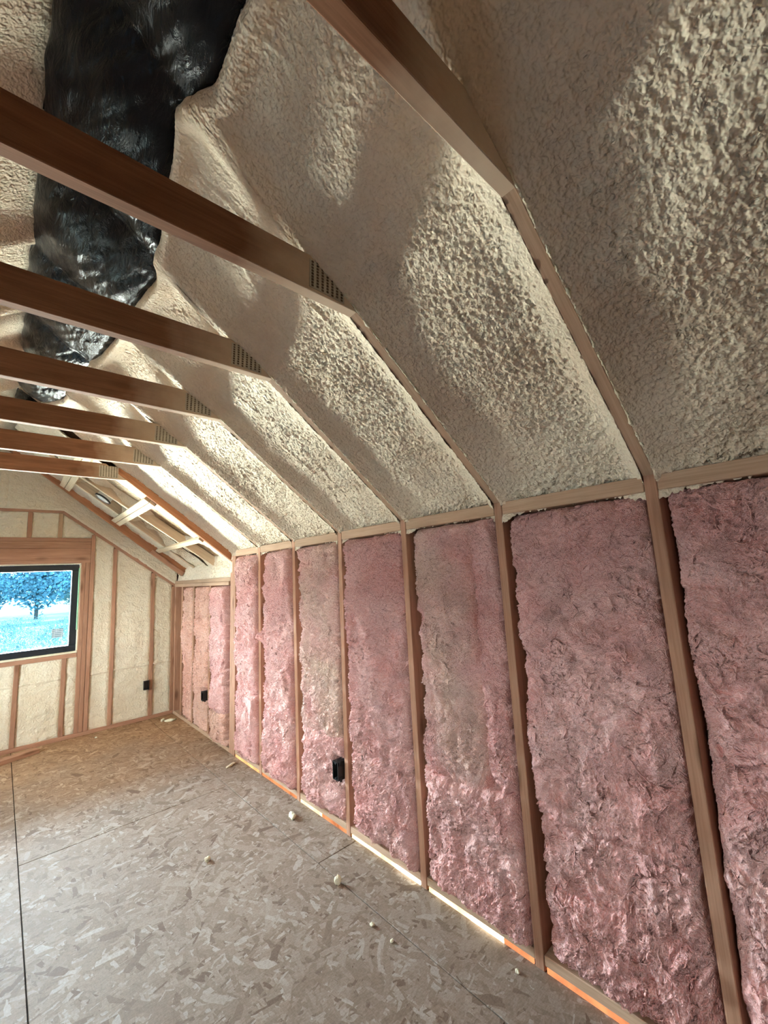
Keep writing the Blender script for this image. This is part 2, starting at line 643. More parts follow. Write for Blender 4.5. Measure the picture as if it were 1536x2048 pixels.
bays = []   # (y_near, y_far) clear opening at mid-height
edges = [(-0.165, -0.165)] + all_far + [(3.965, 4.0)]
for k in range(len(edges) - 1):
    n0 = (edges[k][0] + edges[k][1]) / 2
    n1 = (edges[k + 1][0] + edges[k + 1][1]) / 2 - TK
    bays.append((n0, n1))
    a_t, b_t = edges[k][0] + 0.001, edges[k + 1][0] - TK - 0.001
    a_b, b_b = edges[k][1] + 0.001, edges[k + 1][1] - TK - 0.001
    if k == 6:
        b_t, b_b = 3.922, 3.96
    board('top_plate', (W + 0.07, a_t, 1.8205), (W + 0.07, b_t, 1.8205), 0.138, 0.055, (1, 0, 0), M['wood_rafter'], wall_right)
    board('bottom_plate', (W + 0.072, a_b, 0.040), (W + 0.072, b_b, 0.040), 0.138, 0.038, (1, 0, 0), M['wood_rafter'], wall_right)
board('top_plate', (W + 0.07, YR, 1.8205), (W + 0.07, -0.21, 1.8205), 0.138, 0.055, (1, 0, 0), M['wood_rafter'], wall_right)
board('bottom_plate', (W + 0.072, YR, 0.037), (W + 0.072, -0.21, 0.037), 0.138, 0.038, (1, 0, 0), M['wood_rafter'], wall_right)
# far section: doubled plate, lower
board('top_plate', (W + 0.07, 4.05, 1.581), (W + 0.07, YE, 1.581), 0.14, 0.037, (1, 0, 0), M['wood_rafter'], wall_right)
board('top_plate', (W + 0.07, 4.09, 1.542), (W + 0.07, 4.82, 1.542), 0.14, 0.037, (1, 0, 0), M['wood_rafter'], wall_right)
board('top_plate', (W + 0.07, 4.824, 1.542), (W + 0.07, YE, 1.542), 0.14, 0.037, (1, 0, 0), M['wood_rafter'], wall_right)
board('bottom_plate', (W + 0.07, 4.09, 0.019), (W + 0.07, YE, 0.019), 0.14, 0.037, (1, 0, 0), M['wood_rafter'], wall_right)

# daylight that leaks in through the gap under the bottom plate
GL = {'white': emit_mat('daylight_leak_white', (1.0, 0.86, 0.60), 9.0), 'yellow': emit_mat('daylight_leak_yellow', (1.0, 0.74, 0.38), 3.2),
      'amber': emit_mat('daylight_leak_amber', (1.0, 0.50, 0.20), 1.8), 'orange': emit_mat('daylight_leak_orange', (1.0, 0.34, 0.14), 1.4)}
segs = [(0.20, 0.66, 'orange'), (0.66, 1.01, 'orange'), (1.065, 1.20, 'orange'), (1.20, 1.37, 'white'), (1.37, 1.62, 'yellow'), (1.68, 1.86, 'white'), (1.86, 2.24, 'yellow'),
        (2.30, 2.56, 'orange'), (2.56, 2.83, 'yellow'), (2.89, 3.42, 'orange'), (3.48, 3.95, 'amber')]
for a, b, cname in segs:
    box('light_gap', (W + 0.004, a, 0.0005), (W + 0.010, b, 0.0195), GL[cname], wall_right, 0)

# ================================================================== FIBREGLASS BATTS
def strands(parent, pts_fn, n, seed, mat):
    """loose fibres lying on a batt: thin three-sided tubes that follow its surface."""
    r = np.random.RandomState(seed)
    V, F = [], []
    for k in range(n):
        u, v = r.rand() * 0.9 + 0.05, r.rand() * 0.92 + 0.04
        ang = r.rand() * 2 * np.pi
        turn = (r.rand() - 0.5) * 0.9
        step = 0.008 + 0.006 * r.rand()
        rad = 0.0012 + 0.0030 * r.rand() ** 2
        ns = 6 + r.randint(8)
        lift = 0.003 + 0.006 * r.rand()
        path = []
        for s in range(ns):
            q = pts_fn(u, v)
            if q is None:
                break
            arch = math.sin(math.pi * s / (ns - 1))
            path.append(np.array(q[0]) + np.array([-lift * arch - 0.001, 0, 0]))
            u += math.cos(ang) * step / q[1]
            v += math.sin(ang) * step / q[2]
            ang += turn
            turn += (r.rand() - 0.5) * 0.3
        if len(path) < 4:
            continue
        b0 = len(V)
        for s, q in enumerate(path):
            d = path[min(s + 1, len(path) - 1)] - path[max(s - 1, 0)]
            d = d / (np.linalg.norm(d) + 1e-9)
            e1 = np.cross(d, [1, 0, 0])
            e1 /= np.linalg.norm(e1) + 1e-9
            e2 = np.cross(d, e1)
            rr = rad * (0.35 + 0.65 * math.sin(math.pi * (s + 0.5) / len(path)))
            for t in range(3):
                an = t * 2.0944
                V.append(q + rr * (math.cos(an) * e1 + math.sin(an) * e2))
        for s in range(len(path) - 1):
            for t in range(3):
                t2 = (t + 1) % 3
                F.append((b0 + s * 3 + t, b0 + s * 3 + t2, b0 + s * 3 + 3 + t2, b0 + s * 3 + 3 + t))
    if F:
        o = np_obj('loose_fibres', V, F, mat, parent, parent.location)
        tag(o, kind='stuff')


def batt(label, y0, y1, z0, z1, seed, mat, rec=0.030, far_gap=0.03, near_gap=0.004, rec_far=0.07, amp=1.0, res=0.0052,
         group='pink fibreglass batts between the studs', fibres=60, lean=0.0, tilt=-0.03, tuft=None, dent=None):
    p0, p1, p2, p3 = PN[seed % 8], PN[(seed + 1) % 8], PN[(seed + 3) % 8], PN[(seed + 5) % 8]
    off = seed * 7.31
    h = z1 - z0
    nu = max(12, int((y1 - y0) / res))
    nv = max(12, int(h / res))
    u = np.linspace(0, 1, nu)[:, None] * np.ones((1, nv))
    v = np.ones((nu, 1)) * np.linspace(0, 1, nv)[None, :]
    zz = z0 + v * h
    ya = y0 + near_gap + 0.008 * p0(zz * 6 + off, zz * 0 + 0.5)
    far_gap = far_gap * 0.6
    yb = y1 - far_gap + (0.022 * p1(zz * 3.3 + off, zz * 0 + 3.5) + 0.012 * p2(zz * 11 + off, zz * 0 + 1.5)) * min(1, far_gap / 0.03)
    tf = np.exp(-((zz - tuft) / 0.035) ** 2) if tuft else 0.0 * zz
    yb = yb + 0.075 * tf
    yb = np.minimum(yb, y1 - 0.002)
    zz = zz + (0.030 * p2(u * 2.3 + off, u * 0 + 7.7) + 0.010 * p1(u * 9 + off, u * 0 + 1.7) + tilt * (u - 0.5)) * np.where(v > 0.5, 1.0 if z1 < 1.4 else 0.0, 1.0 if z0 > 0.2 else 0.0) * np.abs(v - 0.5) * 2
    yy = ya + u * (yb - ya)
    # swirling domain warp
    wx = yy + 0.05 * p1(yy * 7 + off, zz * 7) + 0.02 * p3(yy * 17 + off, zz * 17)
    wz = zz + 0.05 * p2(yy * 7 + 31 + off, zz * 7) + 0.02 * p0(yy * 17 + 5 + off, zz * 17)
    ang = 1.5 * p0(yy * 2.6 + off, zz * 2.6 + 9)
    qx = wx * np.cos(ang) + wz * np.sin(ang)
    qz = -wx * np.sin(ang) + wz * np.cos(ang)
    n = 0.026 * p0(yy * 3.2 + off, zz * 2.6)
    n += 0.021 * (0.5 - np.abs(p1(wx * 8 + off, wz * 7))) * 2
    n += 0.015 * (0.35 - np.abs(p2(qx * 34 + off, qz * 17))) * 2
    n += 0.0110 * (0.35 - np.abs(p3(qx * 75 + off, qz * 32))) * 2
    cr1 = np.exp(-np.abs(p3(wx * 5.2 + off + 3, wz * 4.4)) / 0.045)
    cr2 = np.exp(-np.abs(p0(qx * 15 + off + 8, qz * 9)) / 0.07)
    cr3 = np.exp(-np.abs(p1(qx * 30 + off + 2, qz * 17)) / 0.10)
    n -= (0.022 * cr1 * smooth(-0.15, 0.25, p2(yy * 4 + off, zz * 4 + 3)) + 0.013 * cr2 + 0.007 * cr3)
    n += 0.008
    n += 0.0035 * p1(qx * 120 + off, qz * 60)
    e0 = (yy - ya)
    e1 = (yb - yy)
    ez0 = v * h
    ez1 = (1 - v) * h
    edge = 0.035 * np.exp(-e0 / 0.014) + 0.040 * np.exp(-e1 / 0.020) + 0.012 * np.exp(-e1 / 0.09)
    edge += 0.045 * np.exp(-ez0 / 0.014) + 0.055 * np.exp(-ez1 / 0.018)
    xx = W + rec - 0.016 + edge - amp * n + (rec_far - rec) * 0.25 * u ** 2 + lean * v
    xx = xx - 0.05 * tf * np.exp(-((e1 - 0.03) / 0.035) ** 2)
    if dent:
        xx = xx + 0.10 * np.exp(-((yy - dent[0]) / 0.045) ** 4 - ((zz - dent[1]) / 0.072) ** 4)
    xx = np.clip(xx, W - 0.06, W + 0.128)
    # close the rim back to the sheathing side
    for sl in ((0, slice(None)), (-1, slice(None)), (slice(None), 0), (slice(None), -1)):
        xx[sl] = W + 0.132
    V = np.stack([xx, yy, zz], -1).reshape(-1, 3)
    loc = (W + 0.07, (y0 + y1) / 2, z0)
    o = np_obj('insulation_batt', V, grid_faces(nu, nv, False), mat, None, loc)
    tag(o, label, 'insulation', group)

    def pt(a, b):
        if not (0.02 < a < 0.98 and 0.01 < b < 0.99):
            return None
        i, j = int(a * (nu - 1)), int(b * (nv - 1))
        return (xx[i, j], yy[i, j], zz[i, j]), (y1 - y0), h
    if fibres:
        strands(o, pt, int(fibres * 2.4), seed, mat)
    return o


ZB, ZT = 0.060, 1.790
B = bays
batt('upper pink insulation batt at the right edge of the picture, beside the nearest stud', B[0][0], B[0][1], 0.50, ZT, 11, M['batt'], 0.022, 0.012, rec_far=0.04, fibres=130)
batt('short lower pink insulation batt at the bottom right corner, beside the nearest stud', B[0][0], B[0][1], ZB, 0.53, 12, M['batt'], 0.012, 0.030, fibres=50)
batt('wide tall pink batt just left of the nearest stud, running up to the plate', B[1][0], B[1][1], 0.57, ZT, 13, M['batt'], 0.018, 0.026, rec_far=0.05, fibres=170)
batt('low folded band of pink batt between two creases, left of the nearest stud', B[1][0], B[1][1], 0.33, 0.60, 14, M['batt'], 0.032, 0.035, fibres=40)
batt('bottom pink batt left of the nearest stud, standing on the bottom plate', B[1][0], B[1][1], ZB, 0.36, 15, M['batt'], 0.012, 0.035, fibres=50)
b2 = B[2]
batt('tan and pink upper batt between the second and third nearest studs', b2[0] + 0.15, b2[1], 0.555, ZT, 16, M['batt_tan'], 0.022, 0.040, rec_far=0.075, fibres=110)
batt('narrow strip of brighter pink batt tucked along the second nearest stud', b2[0], b2[0] + 0.155, 0.60, ZT, 17, M['batt'], 0.010, 0.004, rec_far=0.02, fibres=40)
batt('bulging lower pink batt between the second and third nearest studs', b2[0], b2[1], ZB, 0.60, 18, M['batt'], -0.004, 0.035, fibres=60)
batt('upper curly pink batt between the third and fourth nearest studs', B[3][0], B[3][1], 0.50, ZT, 19, M['batt'], 0.004, 0.050, rec_far=0.05, amp=1.15, fibres=110)
batt('pale lilac pink lower batt beside the outlet box stud, on its nearer side', B[3][0], B[3][1], ZB, 0.54, 20, M['batt'], 0.002, 0.060, fibres=60)
batt('peach tinted upper batt directly above the nearest outlet box', B[4][0], B[4][1], 0.53, ZT, 21, M['batt_tan'], 0.012, 0.055, rec_far=0.06, fibres=90)
batt('lower pink batt wrapped around the nearest outlet box', B[4][0], B[4][1], ZB, 0.57, 22, M['batt'], 0.006, 0.075, fibres=50, dent=(2.321, 0.365))
batt('upper pink batt with a torn tuft, in the second bay past the nearest outlet box', B[5][0], B[5][1], 0.55, ZT, 23, M['batt'], 0.000, 0.110, rec_far=0.05, fibres=80, tuft=1.10)
batt('lilac lower batt in the second bay past the nearest outlet box', B[5][0], B[5][1], ZB, 0.59, 24, M['batt'], -0.008, 0.060, fibres=50)
batt('upper pink batt right beside the thick triple post', B[6][0], B[6][1], 0.58, ZT, 25, M['batt'], -0.006, 0.070, rec_far=0.05, fibres=70, res=0.0075)
batt('lower pink batt right beside the foot of the thick triple post', B[6][0], B[6][1], ZB, 0.61, 26, M['batt'], -0.012, 0.060, fibres=40, res=0.0075)
batt('lilac upper batt in the lower far wall, just past the thick post', 4.09, 4.585, 0.30, 1.52, 27, M['batt'], -0.006, 0.05, fibres=50, res=0.008, near_gap=0.03)
batt('salmon lower batt on the floor plate just past the thick post', 4.09, 4.61, 0.04, 0.33, 28, M['batt_salmon'], -0.012, 0.05, fibres=25, res=0.008, near_gap=0.03)
batt('salmon batt left of the far outlet box in the lower far wall', 4.63, 5.09, 0.04, 1.52, 29, M['batt_salmon'], 0.012, 0.05, rec_far=0.05, fibres=50, res=0.009, dent=(4.685, 0.40))
batt('salmon batt filling the last bay beside the gable wall corner', 5.13, 5.51, 0.04, 1.52, 30, M['batt_salmon'], 0.016, 0.06, rec_far=0.06, fibres=40, res=0.009)

# ================================================================== ROOF TRUSSES
def roof_z(x, d=0.0):
    """height of the rafter underside line at x, moved d outwards along the roof normal"""
    return ZRIDGE - 0.77 * abs(x) + d / CT


def gusset(parent, x, y, z, rot):
    p = bpy.data.objects.new('connector_plate', box_mesh('connector_plate', 0.135, 0.0016, 0.098, M['galv'], 0))
    mw = Matrix.Translation((x, y, z)) @ Matrix.Rotation(rot, 4, 'Y')
    reg(p, mw, parent)
    bm = bmesh.new()
    for c in range(7):
        for q in range(9):
            cx = -0.057 + c * 0.019
            cz = -0.042 + q * 0.0105 + (0.004 if c % 2 else 0)
            r = bmesh.ops.create_cube(bm, size=1.0)
            bmesh.ops.scale(bm, vec=(0.0075, 0.0022, 0.0062), verts=r['verts'])
            bmesh.ops.translate(bm, vec=(cx, -0.0012, cz), verts=r['verts'])
    me = bpy.data.meshes.new('punched_slots')
    bm.to_mesh(me)
    bm.free()
    me.materials.append(M['slot'])
    s = bpy.data.objects.new('punched_slots', me)
    reg(s, mw, p)


def truss(k, label, kx=KX, kz=KZ, depth=0.0, plate_x=0.735):
    yf = YF[k] if k >= 0 else -0.165
    yn = yf - TK
    ym = (yf + yn) / 2
    t = empty('roof_truss', (0, ym, kz), label, 'roof truss', 'roof trusses in a row')
    zt = kz + 0.125
    dx = 0.125 / 0.77
    prism('collar_tie', [(-kx, kz), (kx, kz), (kx - dx + 0.01, zt), (-kx + dx - 0.01, zt)], 'y', yn, yf, M['wood_tie'], t, 0.002)
    for sgn in (1, -1):
        # rafter: underside from the wall plate up over the kink to the ridge
        a = Vector((sgn * (W + 0.03), ym, kz - 0.77 * (W + 0.03 - kx)))
        b = Vector((sgn * 0.66, ym, kz + 0.77 * (kx - 0.66)))
        nrm = Vector((sgn * ST, 0, CT))
        c = Vector((sgn * 0.02, ym, kz + 0.77 * (kx - 0.02)))
        board('upper_rafter', b + nrm * 0.125, c + nrm * 0.125, TK, 0.10, (0, 1, 0), M['wood_rafter'], t)
        o = board('rafter', a + nrm * 0.07, b + nrm * 0.07, TK, 0.14, (0, 1, 0), M['wood_rafter'] if k < 6 else M['wood_tie2'], t)
        if k > 0:
            gusset(t, sgn * (plate_x), yn - 0.001, kz + 0.058, sgn * (0.04 if k < 6 else 0.0))
    return t


M['wood_tie2'] = wood_mat('dark_truss_lumber', (0.47, 0.235, 0.125), (0.34, 0.155, 0.08))
names = ['nearest roof truss, its tie cutting across the top of the picture', 'second roof truss, with the largest dark tie across the upper left',
         'third roof truss from the viewer, its tie below the widest dark one', 'fourth roof truss from the viewer', 'fifth roof truss from the viewer, third from the gable end',
         'sixth roof truss, second to last before the gable window', 'last roof truss with bare reddish rafter landing on the thick triple post']
truss(-1, 'roof truss just behind the viewer, outside the picture')
for k in range(7):
    if k < 6:
        truss(k, names[k])
    else:
        truss(k, names[k], 0.745, 2.462, plate_x=0.615)

# ================================================================== SPRAY FOAM CEILING
ceiling = empty('ceiling', (0, 2, ZRIDGE), 'sloped attic ceiling covered in cream spray foam', 'ceiling', kind='structure')
for sgn, nm in ((1, 'roof_deck'), (-1, 'roof_deck')):
    a = Vector((sgn * (W + 0.45), 0, 0))
    nrm = Vector((sgn * ST, 0, CT))
    e = Vector((sgn * 2.15, 0, ZRIDGE - 0.77 * 2.15)) + nrm * 0.21
    r = Vector((sgn * -0.02, 0, ZRIDGE + 0.015)) + nrm * 0.21
    o = board(nm, (e.x, (YR + YE) / 2, e.z), (r.x, (YR + YE) / 2, r.z), YE - YR + 0.3, 0.02, (0, 1, 0), M['sheath'], ceiling, 0)


def film_edge(y):
    """right border (x) of the black plastic along the ridge"""
    ys = [-2, 0.3, 0.8, 0.95, 1.03, 1.12, 1.25, 1.40, 1.60, 1.78, 2.1, 2.5, 3.0, 3.67, 4.33, 4.7]
    xv = [0.33, 0.33, 0.33, 0.345, 0.325, 0.285, 0.31, 0.33, 0.375, 0.40, 0.375, 0.355, 0.31, 0.25, 0.09, 0.02]
    return np.interp(y, ys, xv)


def slope_foam(ya, yb, seed, res=0.0075, sgn=1, s1=None, upper_cover=True, dmid=0.050, film=True, cover_a=True, cover_b=True):
    if s1 is None:
        s1 = (W + 0.045) / CT
    s0 = -0.12
    # panels meet at the rafter centres above the ties, at the rafter faces below
    ns = int((s1 - s0) / res)
    ny = max(8, int((yb - ya) / res))
    s = s0 + (s1 - s0) * np.linspace(0, 1, ns)[:, None] * np.ones((1, ny))
    w = np.ones((ns, 1)) * np.linspace(0, 1, ny)[None, :]
    y = ya + (yb - ya) * w
    sk = KX / CT
    up = 1 - smooth(sk - 0.16, sk - 0.02, s)
    # above the kink widen the panel so that foam wraps over the embedded rafters
    y = y + up * ((w - 0.5) * 2) * (TK / 2 + 0.0005)
    off = seed * 5.77
    pa, pb, pc, pd = PN[seed % 8], PN[(seed + 2) % 8], PN[(seed + 4) % 8], PN[(seed + 6) % 8]
    t0 = np.maximum(y - ya, 0)
    t1 = np.maximum(yb - y, 0)
    fw0 = 0.050 + 0.018 * pa(s * 4 + off, y * 0 + 2.2)
    fw1 = 0.062 + 0.022 * pb(s * 3.3 + off, y * 0 + 4.2)
    fil = (1 - np.exp(-(t0 / fw0) ** 1.4)) * (1 - np.exp(-(t1 / fw1) ** 1.4))
    base = dmid + 0.016 * pa(s * 2.6 + off, y * 2.6) + 0.008 * pb(s * 6 + off, y * 6)
    d = base * fil - 0.002 + 0.004 * pc(s * 22 + off, y * 0.5)
    dup = (0.040 + 0.02 * pa(s * 2.6 + off, y * 2.6)) * fil - 0.016 * (1 - fil) + 0.010 * pb(s * 5 + off, y * 5)
    d = d * (1 - up) + dup * up
    # lumps: rounded popcorn skin
    qs = s + 0.012 * pc(s * 18 + off, y * 18)
    qy = y + 0.012 * pd(s * 18 + 9 + off, y * 18)
    lump = 0.0060 * (np.abs(pb(qs * 50 + off, qy * 56)) * 2 - 0.55) + 0.0066 * (np.abs(pc(qs * 80 + off, qy * 86)) * 2 - 0.55) \
        + 0.0036 * pd(qs * 88 + off, qy * 92)
    amp = 0.95 + 0.22 * pa(s * 3 + 17 + off, y * 3)
    amp = amp * (1 - 0.35 * up) * (0.45 + 0.55 * fil)
    low = np.exp(-(s1 - 0.035 - s).clip(0) / 0.045)
    amp = amp * (1 + 1.6 * low)
    d = d + lump * amp
    d = d - 0.020 * low * (0.5 + np.abs(pd(qs * 20 + off, qy * 24)))
    # a few smeared ridges and pockets
    rg = pa(s * 1.9 + 3 + off, y * 7 + off)
    d = d - 0.007 * np.exp(-(rg / 0.05) ** 2) * smooth(0.1, 0.35, pb(s * 2.2 + 8 + off, y * 2.2)) * fil
    if film:
        x0 = s * CT
        ed = film_edge(y)
        q = x0 - ed
        d = d + 0.055 * (1 - smooth(-0.03, 0.0, q))                     # behind the film
        lip = np.exp(-((q - 0.022) / 0.024) ** 2)
        d = d * (1 - 0.7 * lip) - 0.016 * lip
    # tuck down onto the wall plate
    d = d - 0.05 * smooth(s1 - 0.03, s1, s)
    x = s * CT + ST * d
    z = ZRIDGE - s * ST + CT * d
    V = np.stack([sgn * x, y, z], -1).reshape(-1, 3)
    return np_obj('foam_panel', V, grid_faces(ns, ny, sgn > 0), M['foam'], ceiling, (sgn * 0.9, (ya + yb) / 2, 2.4))


slope_foam(YR, -0.165 - TK, 3, 0.02)
slope_foam(-0.165, YF[0] - TK, 4, 0.006)
for k in range(5):
    slope_foam(YF[k], YF[k + 1] - TK, 5 + k, 0.0056 if k < 2 else 0.0066)
slope_foam(YF[5], YF[6] - TK, 11, 0.0085)
# left slope, mostly hidden: seen only beside the ridge
lefts = [YR] + [y for y in YF] + [YE + 0.05]
for k in range(len(lefts) - 1):
    slope_foam(lefts[k], lefts[k + 1] - (TK if k < 7 else 0), 20 + k, 0.016, -1, film=False)


# ------------------------------------------------------------------ black plastic film along the ridge
def ridge_film():
    ys = np.arange(-1.2, 4.62, 0.012)
    nu = 56
    u = np.linspace(0, 1, nu)
    Y = ys[:, None] * np.ones((1, nu))
    U = np.ones((len(ys), 1)) * u[None, :]
    ed = film_edge(Y) + 0.006 * PN[2](Y * 14, Y * 0 + 0.3)
    X = -0.012 + U * (ed + 0.020) + (1 - U) * 0.008 * PN[4](Y * 9, Y * 0 + 5.1)
    # sag between the rafters
    cell = np.zeros_like(Y)
    yc = [-1.4, -0.77, -0.165] + YF + [4.7]
    for a, b in zip(yc[:-1], yc[1:]):
        m = (Y >= a) & (Y < b)
        cell[m] = np.sin(np.pi * (Y[m] - a) / (b - a))
    sag = 0.055 * cell ** 0.8 * np.sin(np.pi * np.clip(U, 0, 1)) ** 0.7
    wr = 0.006 * PN[1](X * 26 + Y * 10, Y * 3.2 - X * 8) + 0.0035 * PN[3](X * 55 + Y * 22, Y * 7) + 0.012 * PN[5](X * 6, Y * 4)
    d = 0.022 - sag + wr * np.sin(np.pi * np.clip(U * 0.96 + 0.02, 0, 1)) ** 0.5
    d = d + 0.03 * smooth(0.93, 1.0, U)
    d = d + 0.02 * smooth(0.06, 0.0, U)
    Xw = X + ST * d
    Z = ZRIDGE - 0.77 * np.abs(X) + CT * d
    V = np.stack([Xw, Y, Z], -1).reshape(-1, 3)
    o = np_obj('plastic_sheet', V, grid_faces(len(ys), nu), M['film'], None, (0.15, 2, ZRIDGE))
    tag(o, 'glossy wrinkled black plastic sheet hanging along the ridge above the ties', 'plastic sheet')


ridge_film()

# ================================================================== FAR BAY: lookout ladder between last truss and gable
def mid_z(x, d=0.0):
    return 2.453 - 0.75 * (x - 0.730) + d / math.cos(math.atan(0.75))


A75 = math.atan(0.75)
C75, S75 = math.cos(A75), math.sin(A75)


def far_foam(ya, yb, xa, xb, seed, patches, deck=0.105, dmid=0.05):
    """foam that thins out over lens-shaped patches where the roof deck stays bare"""
    res = 0.011
    ns = int((xb - xa) / C75 / res)
    ny = max(6, int((yb - ya) / res))
    X = xa + (xb - xa) * np.linspace(0, 1, ns)[:, None] * np.ones((1, ny))
    Y = ya + (yb - ya) * np.ones((ns, 1)) * np.linspace(0, 1, ny)[None, :]
    pa, pb = PN[seed % 8], PN[(seed + 3) % 8]
    d = dmid + 0.012 * pa(X * 8 + seed, Y * 8) + 0.005 * (np.abs(pb(X * 30, Y * 32 + seed)) * 2 - 0.5) + 0.003 * pa(X * 60, Y * 60)
    t = np.minimum(Y - ya, yb - Y)
    d = d - 0.03 * np.exp(-t / 0.03)
    for (x0, x1, y0, y1) in patches:
        cx, cy, rx, ry = (x0 + x1) / 2, (y0 + y1) / 2, (x1 - x0) / 2, (y1 - y0) / 2
        q = (np.abs((X - cx) / rx) ** 2.6 + np.abs((Y - cy + 0.03 * pa(X * 9, Y * 0 + 2)) / ry) ** 2.6)
        d = d + 0.16 * np.exp(-q ** 2 * 0.9)
    x = X + S75 * d
    z = mid_z(X) + C75 * d
    V = np.stack([x, Y, z], -1).reshape(-1, 3)
    return np_obj('foam_panel', V, grid_faces(ns, ny, True), M['foam'], ceiling, ((xa + xb) / 2, (ya + yb) / 2, 2.2))


XB = W + 0.10
far_foam(4.085, 4.80, 0.0, XB, 41, [(0.52, 0.93, 4.42, 4.78), (1.00, 1.38, 4.42, 4.78), (1.46, 1.66, 4.40, 4.76)])
far_foam(4.83, 5.22, 0.0, XB, 42, [(0.50, 0.90, 5.02, 5.26), (0.98, 1.38, 4.98, 5.22), (1.45, 1.62, 4.98, 5.18)])
far_foam(5.26, 5.60, 0.0, XB, 43, [])
far_foam(5.63, YE + 0.08, 0.0, XB, 44, [], dmid=0.03)
a = Vector((-0.05, 4.9, mid_z(-0.05))) + Vector((S75, 0, C75)) * 0.115
b = Vector((W + 0.2, 4.9, mid_z(W + 0.2))) + Vector((S75, 0, C75)) * 0.115
board('osb_panel', a, b, 1.75, 0.012, (0, 1, 0), M['osb_roof'], ceiling, 0)

def knee_foam():
    ny, nz = 150, 24
    Y = 4.09 + (YE - 4.09) * np.linspace(0, 1, ny)[:, None] * np.ones((1, nz))
    Z = 1.596 + 0.24 * np.ones((ny, 1)) * np.linspace(0, 1, nz)[None, :]
    X = W + 0.035 + 0.35 * (Z - 1.6) ** 2 * 4 - 0.012 * (np.abs(PN[2](Y * 22, Z * 24)) * 2 - 0.4) - 0.005 * PN[4](Y * 50, Z * 50)
    np_obj('foam_panel', np.stack([X, Y, Z], -1).reshape(-1, 3), grid_faces(ny, nz), M['foam'], ceiling, (W, 4.9, 1.7))


knee_foam()


def crust(yn, seed):
    r = np.random.RandomState(seed)
    s = np.arange(KX / CT - 0.12, (W + 0.01) / CT, 0.006)
    n = len(s)
    rad = 0.0045 * np.clip(0.55 + 1.3 * PN[seed % 8](s * 34, s * 0 + seed), 0.0, 1.5) + 0.0004
    V, F = [], []
    for k in range(n):
        d0 = -0.001 + 0.002 * r.randn() * 0.5
        c = np.array([s[k] * CT + ST * d0, yn - 0.003 + 0.0012 * r.randn(), ZRIDGE - s[k] * ST + CT * d0])
        for t in range(5):
            an = t * 2 * math.pi / 5 + r.rand() * 0.5
            V.append(c + rad[k] * (math.cos(an) * np.array([0, 1, 0]) + math.sin(an) * np.array([ST, 0, CT])))
    for k in range(n - 1):
        for t in range(5):
            F.append((k * 5 + t, k * 5 + (t + 1) % 5, k * 5 + 5 + (t + 1) % 5, k * 5 + 5 + t))
    np_obj('foam_crust', V, F, M['foam_bead'], ceiling, (1.2, yn, 2.1))


for k in range(6):
    crust(YF[k] - TK, 60 + k)

lad = empty('lookout_frame', (0.9, 4.85, 2.3), 'pale timber ladder of lookouts under the roof beside the gable wall', 'roof framing')


def slope_member(name, y0, y1, xa, xb, d, hgt, tk, mat, parent):
    nrm = Vector((S75, 0, C75))
    a = Vector((xa, y0, mid_z(xa))) + nrm * (d + hgt / 2)
    b = Vector((xb, y1, mid_z(xb))) + nrm * (d + hgt / 2)
    return board(name, a, b, tk, hgt, (0, 1, 0), mat, parent)


slope_member('lookout_rafter', 5.22, 5.30, 0.20, XB, 0.012, 0.088, 0.036, M['wood_lookout'], lad)
slope_member('lookout_rafter', 4.93, 4.66, 0.20, XB, 0.012, 0.088, 0.036, M['wood_lookout'], lad)
for xb_, two in ((0.455, True), (0.94, True), (1.405, False)):
    nrm = Vector((S75, 0, C75))
    for q in range(2 if two else 1):
        xx = xb_ + (q - 0.5) * 0.046
        c = Vector((xx, 0, mid_z(xx))) + nrm * 0.004
        board('blocking', (c.x, 4.09, c.z), (c.x, 5.588, c.z), 0.052, 0.030, (C75, 0, -S75), M['wood_lookout'], lad)
g_r = empty('gable_rafter', (0.9, 5.61, 2.3), 'reddish brown rafter sloping down beside the gable wall', 'rafter')
nrm = Vector((S75, 0, C75))
board('rafter_board', Vector((-0.05, 5.61, 3.03)) + nrm * 0.06, Vector((1.665, 5.61, 1.655)) + nrm * 0.06, 0.04, 0.12, (0, 1, 0), M['wood_tie2'], g_r)
board('scab_board', Vector((1.30, 5.585, 1.95)) + nrm * 0.02, Vector((1.66, 5.585, 1.66)) + nrm * 0.02, 0.02, 0.05, (0, 1, 0), M['wood'], g_r)

# round fitting set between the lookouts
def lathe(name, prof, n, mat, parent, mw):
    V, F = [], []
    for (r, z) in prof:
        for k in range(n):
            an = 2 * math.pi * k / n
            V.append((r * math.cos(an), r * math.sin(an), z))
    for i in range(len(prof) - 1):
        for k in range(n):
            k2 = (k + 1) % n
            F.append((i * n + k, i * n + k2, (i + 1) * n + k2, (i + 1) * n + k))
    me = np_mesh(name, V, F, mat)
    o = bpy.data.objects.new(name, me)
    return reg(o, mw, parent)


fit = empty('ceiling_fitting', (0.72, 4.98, 2.46), 'small round white fitting with a dark rim among the roof lookouts', 'ceiling fitting')
mwf = Matrix.Translation(Vector((0.72, 5.06, mid_z(0.72))) + nrm * 0.012) @ Matrix.Rotation(A75, 4, 'Y')
lathe('can_body', [(0.070, -0.01), (0.072, 0.0), (0.072, 0.10), (0.0, 0.10)], 28, M['white'], fit, mwf)
lathe('face_disc', [(0.0, -0.004), (0.05, -0.006), (0.066, -0.002), (0.066, 0.004)], 28, M['white'], fit, mwf)
lathe('rim', [(0.066, -0.006), (0.080, -0.008), (0.084, 0.004), (0.070, 0.010)], 28, M['black_box'], fit, mwf)

# ================================================================== GABLE WALL
def sl(x):   # top of the sloping gable plate
    return 2.45 - (abs(x) - 0.475) * (2.45 - 1.562) / (1.66 - 0.475) if abs(x) > 0.475 else 2.45


